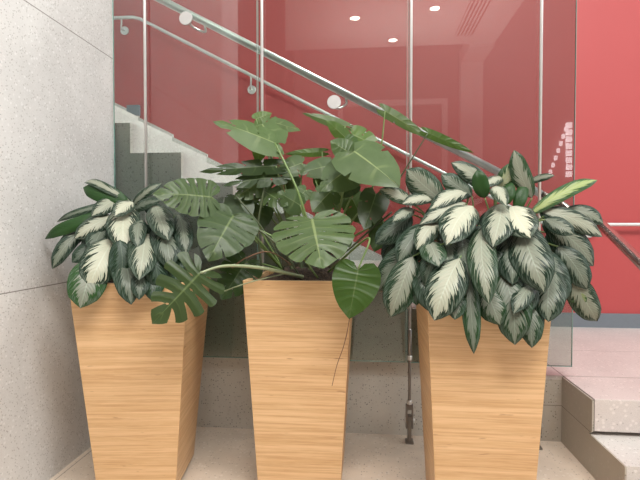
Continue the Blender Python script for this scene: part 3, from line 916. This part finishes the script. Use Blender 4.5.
def monstera_leaf(plant, B, T, w, bright, sat, root, nh, splits=5, depth=0.5, gap=0.020, holes=True, droop=0.10, fold=0.16, pr=0.004, pmat='stem', curl=0.0, closed=0.0, mid=None):
    t, n, lat, L = frame_of(B, T, nh)
    bm = bmesh.new(); uvl = bm.loops.layers.uv.new('UVMap'); uvs = {}
    NR, K = 12, 4
    ph = random.uniform(0, 6)
    def surf(side, a, r):
        ox, oy = outline(a)
        my = 0.80 * max(0.0, (a - 0.24) / 0.76) ** 1.12
        if a > 0.85: my = my + (1 - 0.80) * ((a - 0.85) / 0.15) ** 1.5
        # curved vein from midrib to margin
        cxx = ox * 0.5; cyy = my + (oy - my) * 0.12
        x = 2 * r * (1 - r) * cxx + r * r * ox
        y = (1 - r) ** 2 * my + 2 * r * (1 - r) * cyy + r * r * oy
        X = x * w * side
        h = -fold * abs(X) * 0.9 - 0.5 * curl * (X * X) / max(w, 0.01) * 2
        h += 0.022 * w * math.sin(y * 9 + ph + side) * r + 0.010 * w * math.sin(a * 44) * r
        yy = y
        h -= droop * L * (max(yy, 0) ** 2) * 0.9 - droop * L * 0.9 * max(yy, 0)
        h -= (0.25 * L * yy * yy if yy < 0 else 0)
        return B + t * (y * L) + lat * X + n * h
    for side in (-1, 1):
        ns = splits if isinstance(splits, int) else splits[0 if side < 0 else 1]
        if ns > 0:
            edges = [0.0] + [0.20 + 0.66 * (k / max(1, ns - 1)) if ns > 1 else 0.5 for k in range(ns)] + [1.0]
        else:
            edges = [0.0, 0.33, 0.66, 1.0]
        edges = [e + (random.uniform(-0.012, 0.012) if 0 < e < 1 else 0) for e in edges]
        starts = [min(0.86, max(0.25, (1 - depth) + random.uniform(-0.10, 0.12))) for _ in edges]
        shut = [random.random() < closed for _ in edges]
        hole = [holes and random.random() < 0.75 for _ in edges]
        def gfun(idx, r):
            if idx == 0 or idx == len(edges) - 1 or ns == 0: return 0.0
            s0 = starts[idx]; g = 0.0
            if r > s0 and shut[idx]: g = gap * math.sin(math.pi * (r - s0) / (1 - s0)) * (1.0 if r < 0.97 else 0.0)
            elif r > s0: g = gap * min(1.0, ((r - s0) / max(0.12, 1 - s0)) ** 0.6 * 1.05)
            if hole[idx]:
                h0, h1 = max(0.14, s0 - 0.34), s0 - 0.12
                if h0 < r < h1: g = max(g, gap * 0.62 * math.sin(math.pi * (r - h0) / (h1 - h0)))
            return g
        for k in range(len(edges) - 1):
            grid = []
            for i in range(NR + 1):
                r = i / NR
                a0 = edges[k] + gfun(k, r); a1 = edges[k + 1] - gfun(k + 1, r)
                # rounded finger ends
                row = []
                for j in range(K + 1):
                    u = j / K
                    a = a0 + (a1 - a0) * u
                    rr = r * (1 - (0.05 * (2 * u - 1) ** 2 * r if ns > 0 else 0))
                    vv = bm.verts.new(surf(side, a, rr)); uvs[vv] = (0.5 + 0.5 * side * r, edges[k] + (edges[k + 1] - edges[k]) * u if ns == 0 else (k + u) / 7.0)
                    row.append(vv)
                grid.append(row)
            for i in range(NR):
                for j in range(K):
                    q = (grid[i][j], grid[i + 1][j], grid[i + 1][j + 1], grid[i][j + 1])
                    f = bm.faces.new(q)
                    for l in f.loops: l[uvl].uv = uvs[l.vert]
    bmesh.ops.remove_doubles(bm, verts=bm.verts, dist=0.0004)
    bmesh.ops.dissolve_degenerate(bm, edges=bm.edges, dist=0.0001)
    bmesh.ops.recalc_face_normals(bm, faces=bm.faces)
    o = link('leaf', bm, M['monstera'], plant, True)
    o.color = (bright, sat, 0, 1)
    pts = [root] + (mid or [(root * 0.45 + B * 0.55) + Vector((0, 0, 0.04 * (B - root).length))]) + [B]
    link('petiole', tubem(catmull(pts, 8), pr * 1.3, 8, pr * 0.8), M[pmat], o, True)
    return o

mp = empty('monstera_plant', (cxm, cyM, zM - 0.02), 'tall split-leaf monstera growing from the middle planter', 'plant')
CR = Vector((cxm, cyM, zM - 0.02))
stemtop = []
for k, (dx, dy, hx, hz) in enumerate(((-0.05, 0.0, -0.04, 0.14), (0.03, -0.04, 0.03, 0.18), (0.06, 0.05, 0.05, 0.22), (-0.02, 0.06, -0.02, 0.20))):
    b = CR + Vector((dx, dy, 0)); tp = b + Vector((hx, 0.0, hz))
    link('stem', tubem(catmull([b, b + Vector((hx * 0.2, 0.01, hz * 0.5)), tp], 6), 0.011, 9, 0.008), M['stem_dark'], mp, True)
    stemtop.append(tp)
def cam_n(P, up=0.4, side=0.0, cam=1.0):
    return (EYE - P).normalized() * cam + Vector((side, 0, up))
def ML(bx, by, Yb, tx, ty, Yt, w, br, sa, up=0.4, side=0.0, cam=1.0, root=None, **kw):
    B = at(bx, by, Yb); T = at(tx, ty, Yt)
    mid_ = (B + T) / 2
    if root is None:
        s = min(stemtop, key=lambda c: (c - B).length)
        root = s + Vector((0, 0, -0.10))
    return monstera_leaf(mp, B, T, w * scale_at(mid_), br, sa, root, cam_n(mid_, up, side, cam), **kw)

# the big split leaves in front
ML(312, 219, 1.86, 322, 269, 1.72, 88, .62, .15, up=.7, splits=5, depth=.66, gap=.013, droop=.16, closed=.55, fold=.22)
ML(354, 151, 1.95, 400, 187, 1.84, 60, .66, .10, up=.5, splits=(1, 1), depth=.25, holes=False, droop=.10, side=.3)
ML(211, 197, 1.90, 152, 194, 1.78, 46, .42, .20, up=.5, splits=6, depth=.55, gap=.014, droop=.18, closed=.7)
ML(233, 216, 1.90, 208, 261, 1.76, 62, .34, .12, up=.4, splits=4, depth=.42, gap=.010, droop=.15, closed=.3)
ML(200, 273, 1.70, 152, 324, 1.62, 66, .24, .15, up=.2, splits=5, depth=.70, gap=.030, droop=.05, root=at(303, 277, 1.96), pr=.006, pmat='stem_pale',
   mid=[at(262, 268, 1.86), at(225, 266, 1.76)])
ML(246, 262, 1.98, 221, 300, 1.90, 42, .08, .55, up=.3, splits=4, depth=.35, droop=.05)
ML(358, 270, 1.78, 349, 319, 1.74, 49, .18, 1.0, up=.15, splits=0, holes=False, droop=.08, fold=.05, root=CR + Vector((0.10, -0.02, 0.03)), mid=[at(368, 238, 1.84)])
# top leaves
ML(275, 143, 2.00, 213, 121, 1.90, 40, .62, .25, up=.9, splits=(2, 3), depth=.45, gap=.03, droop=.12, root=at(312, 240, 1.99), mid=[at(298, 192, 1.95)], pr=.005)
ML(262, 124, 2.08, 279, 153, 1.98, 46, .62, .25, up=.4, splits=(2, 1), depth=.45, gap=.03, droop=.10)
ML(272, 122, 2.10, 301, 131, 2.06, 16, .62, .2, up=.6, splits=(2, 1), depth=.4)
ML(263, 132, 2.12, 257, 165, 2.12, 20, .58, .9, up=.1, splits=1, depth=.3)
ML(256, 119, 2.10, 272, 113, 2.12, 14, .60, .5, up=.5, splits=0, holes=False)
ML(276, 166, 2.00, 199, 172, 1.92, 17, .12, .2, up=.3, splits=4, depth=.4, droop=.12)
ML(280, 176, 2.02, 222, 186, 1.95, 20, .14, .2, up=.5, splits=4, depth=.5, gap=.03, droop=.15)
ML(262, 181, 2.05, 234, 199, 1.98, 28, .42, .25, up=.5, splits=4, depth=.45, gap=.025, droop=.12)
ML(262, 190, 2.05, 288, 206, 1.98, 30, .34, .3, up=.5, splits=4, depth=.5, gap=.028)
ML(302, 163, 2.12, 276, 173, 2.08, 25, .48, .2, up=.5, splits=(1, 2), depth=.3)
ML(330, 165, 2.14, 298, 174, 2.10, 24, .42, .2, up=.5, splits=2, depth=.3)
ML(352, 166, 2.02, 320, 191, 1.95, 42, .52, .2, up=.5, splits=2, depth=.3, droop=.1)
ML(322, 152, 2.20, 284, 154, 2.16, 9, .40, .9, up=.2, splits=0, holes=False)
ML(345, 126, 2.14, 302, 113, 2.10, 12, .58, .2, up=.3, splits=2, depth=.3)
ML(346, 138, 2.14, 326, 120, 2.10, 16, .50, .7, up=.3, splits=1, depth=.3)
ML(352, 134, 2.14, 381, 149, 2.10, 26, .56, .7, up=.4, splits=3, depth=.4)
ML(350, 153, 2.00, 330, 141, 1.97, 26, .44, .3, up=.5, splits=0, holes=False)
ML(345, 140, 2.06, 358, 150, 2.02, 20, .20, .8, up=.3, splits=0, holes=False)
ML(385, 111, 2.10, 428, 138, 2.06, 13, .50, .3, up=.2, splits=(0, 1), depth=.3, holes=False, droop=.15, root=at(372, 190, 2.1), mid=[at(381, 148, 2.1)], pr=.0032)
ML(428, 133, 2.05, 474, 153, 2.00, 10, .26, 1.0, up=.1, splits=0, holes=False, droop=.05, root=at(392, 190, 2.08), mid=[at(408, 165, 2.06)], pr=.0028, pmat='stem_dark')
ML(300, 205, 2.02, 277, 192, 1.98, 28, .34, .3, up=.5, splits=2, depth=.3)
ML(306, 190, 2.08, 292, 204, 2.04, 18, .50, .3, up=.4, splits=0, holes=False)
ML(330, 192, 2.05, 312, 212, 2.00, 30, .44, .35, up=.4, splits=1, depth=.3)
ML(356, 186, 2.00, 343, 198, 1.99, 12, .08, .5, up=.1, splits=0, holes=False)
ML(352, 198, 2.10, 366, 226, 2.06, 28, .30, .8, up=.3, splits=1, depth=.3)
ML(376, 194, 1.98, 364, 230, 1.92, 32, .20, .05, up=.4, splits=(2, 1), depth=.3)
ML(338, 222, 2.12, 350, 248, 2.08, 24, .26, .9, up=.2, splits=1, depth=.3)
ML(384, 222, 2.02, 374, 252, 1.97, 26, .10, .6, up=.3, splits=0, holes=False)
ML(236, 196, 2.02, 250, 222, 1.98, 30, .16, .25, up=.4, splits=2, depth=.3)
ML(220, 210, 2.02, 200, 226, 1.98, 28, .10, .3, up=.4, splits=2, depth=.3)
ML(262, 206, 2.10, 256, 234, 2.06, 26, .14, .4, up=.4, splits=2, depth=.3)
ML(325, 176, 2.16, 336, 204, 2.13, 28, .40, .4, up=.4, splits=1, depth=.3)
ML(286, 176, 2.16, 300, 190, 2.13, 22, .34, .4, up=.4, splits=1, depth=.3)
# bare petioles and creeping stems crossing over the soil
for pts, r, m in ((((300, 276, 1.97), (282, 250, 1.94), (262, 232, 1.93), (240, 218, 1.92)), .0045, 'stem_dark'),
                  (((318, 278, 1.95), (296, 250, 1.94), (276, 238, 1.95), (246, 224, 1.95)), .004, 'stem'),
                  (((222, 292, 1.86), (238, 286, 1.84), (258, 280, 1.86), (284, 274, 1.95)), .0022, 'stem_pale'),
                  (((232, 268, 1.9), (246, 258, 1.9), (270, 252, 1.96), (296, 268, 2.02)), .003, 'root'),
                  (((330, 262, 2.02), (348, 250, 2.0), (368, 232, 1.99), (392, 212, 1.98)), .004, 'stem_dark'),
                  (((322, 250, 2.1), (330, 215, 2.1), (338, 180, 2.1), (348, 160, 2.1)), .0042, 'stem'),
                  (((312, 250, 2.12), (320, 215, 2.12), (318, 190, 2.12), (312, 170, 2.12)), .0036, 'stem'),
                  (((262, 270, 2.0), (258, 230, 2.0), (262, 200, 2.0), (266, 180, 2.0)), .0045, 'stem_dark'),
                  (((284, 270, 2.0), (270, 240, 1.99), (252, 215, 1.98), (236, 196, 1.98)), .0035, 'stem_dark')):
    link('stem', tubem(catmull([at(*p) for p in pts], 6), r, 8), M[m], mp, True)
# aerial root hanging in front of the planter
link('aerial_root', tubem(catmull([at(356, 272, 1.80), at(351, 300, 1.77), at(349, 322, 1.76), at(344, 345, 1.76), at(337, 365, 1.765), at(332, 386, 1.77)], 6), .0022, 7, .0012), M['root'], mp, True)
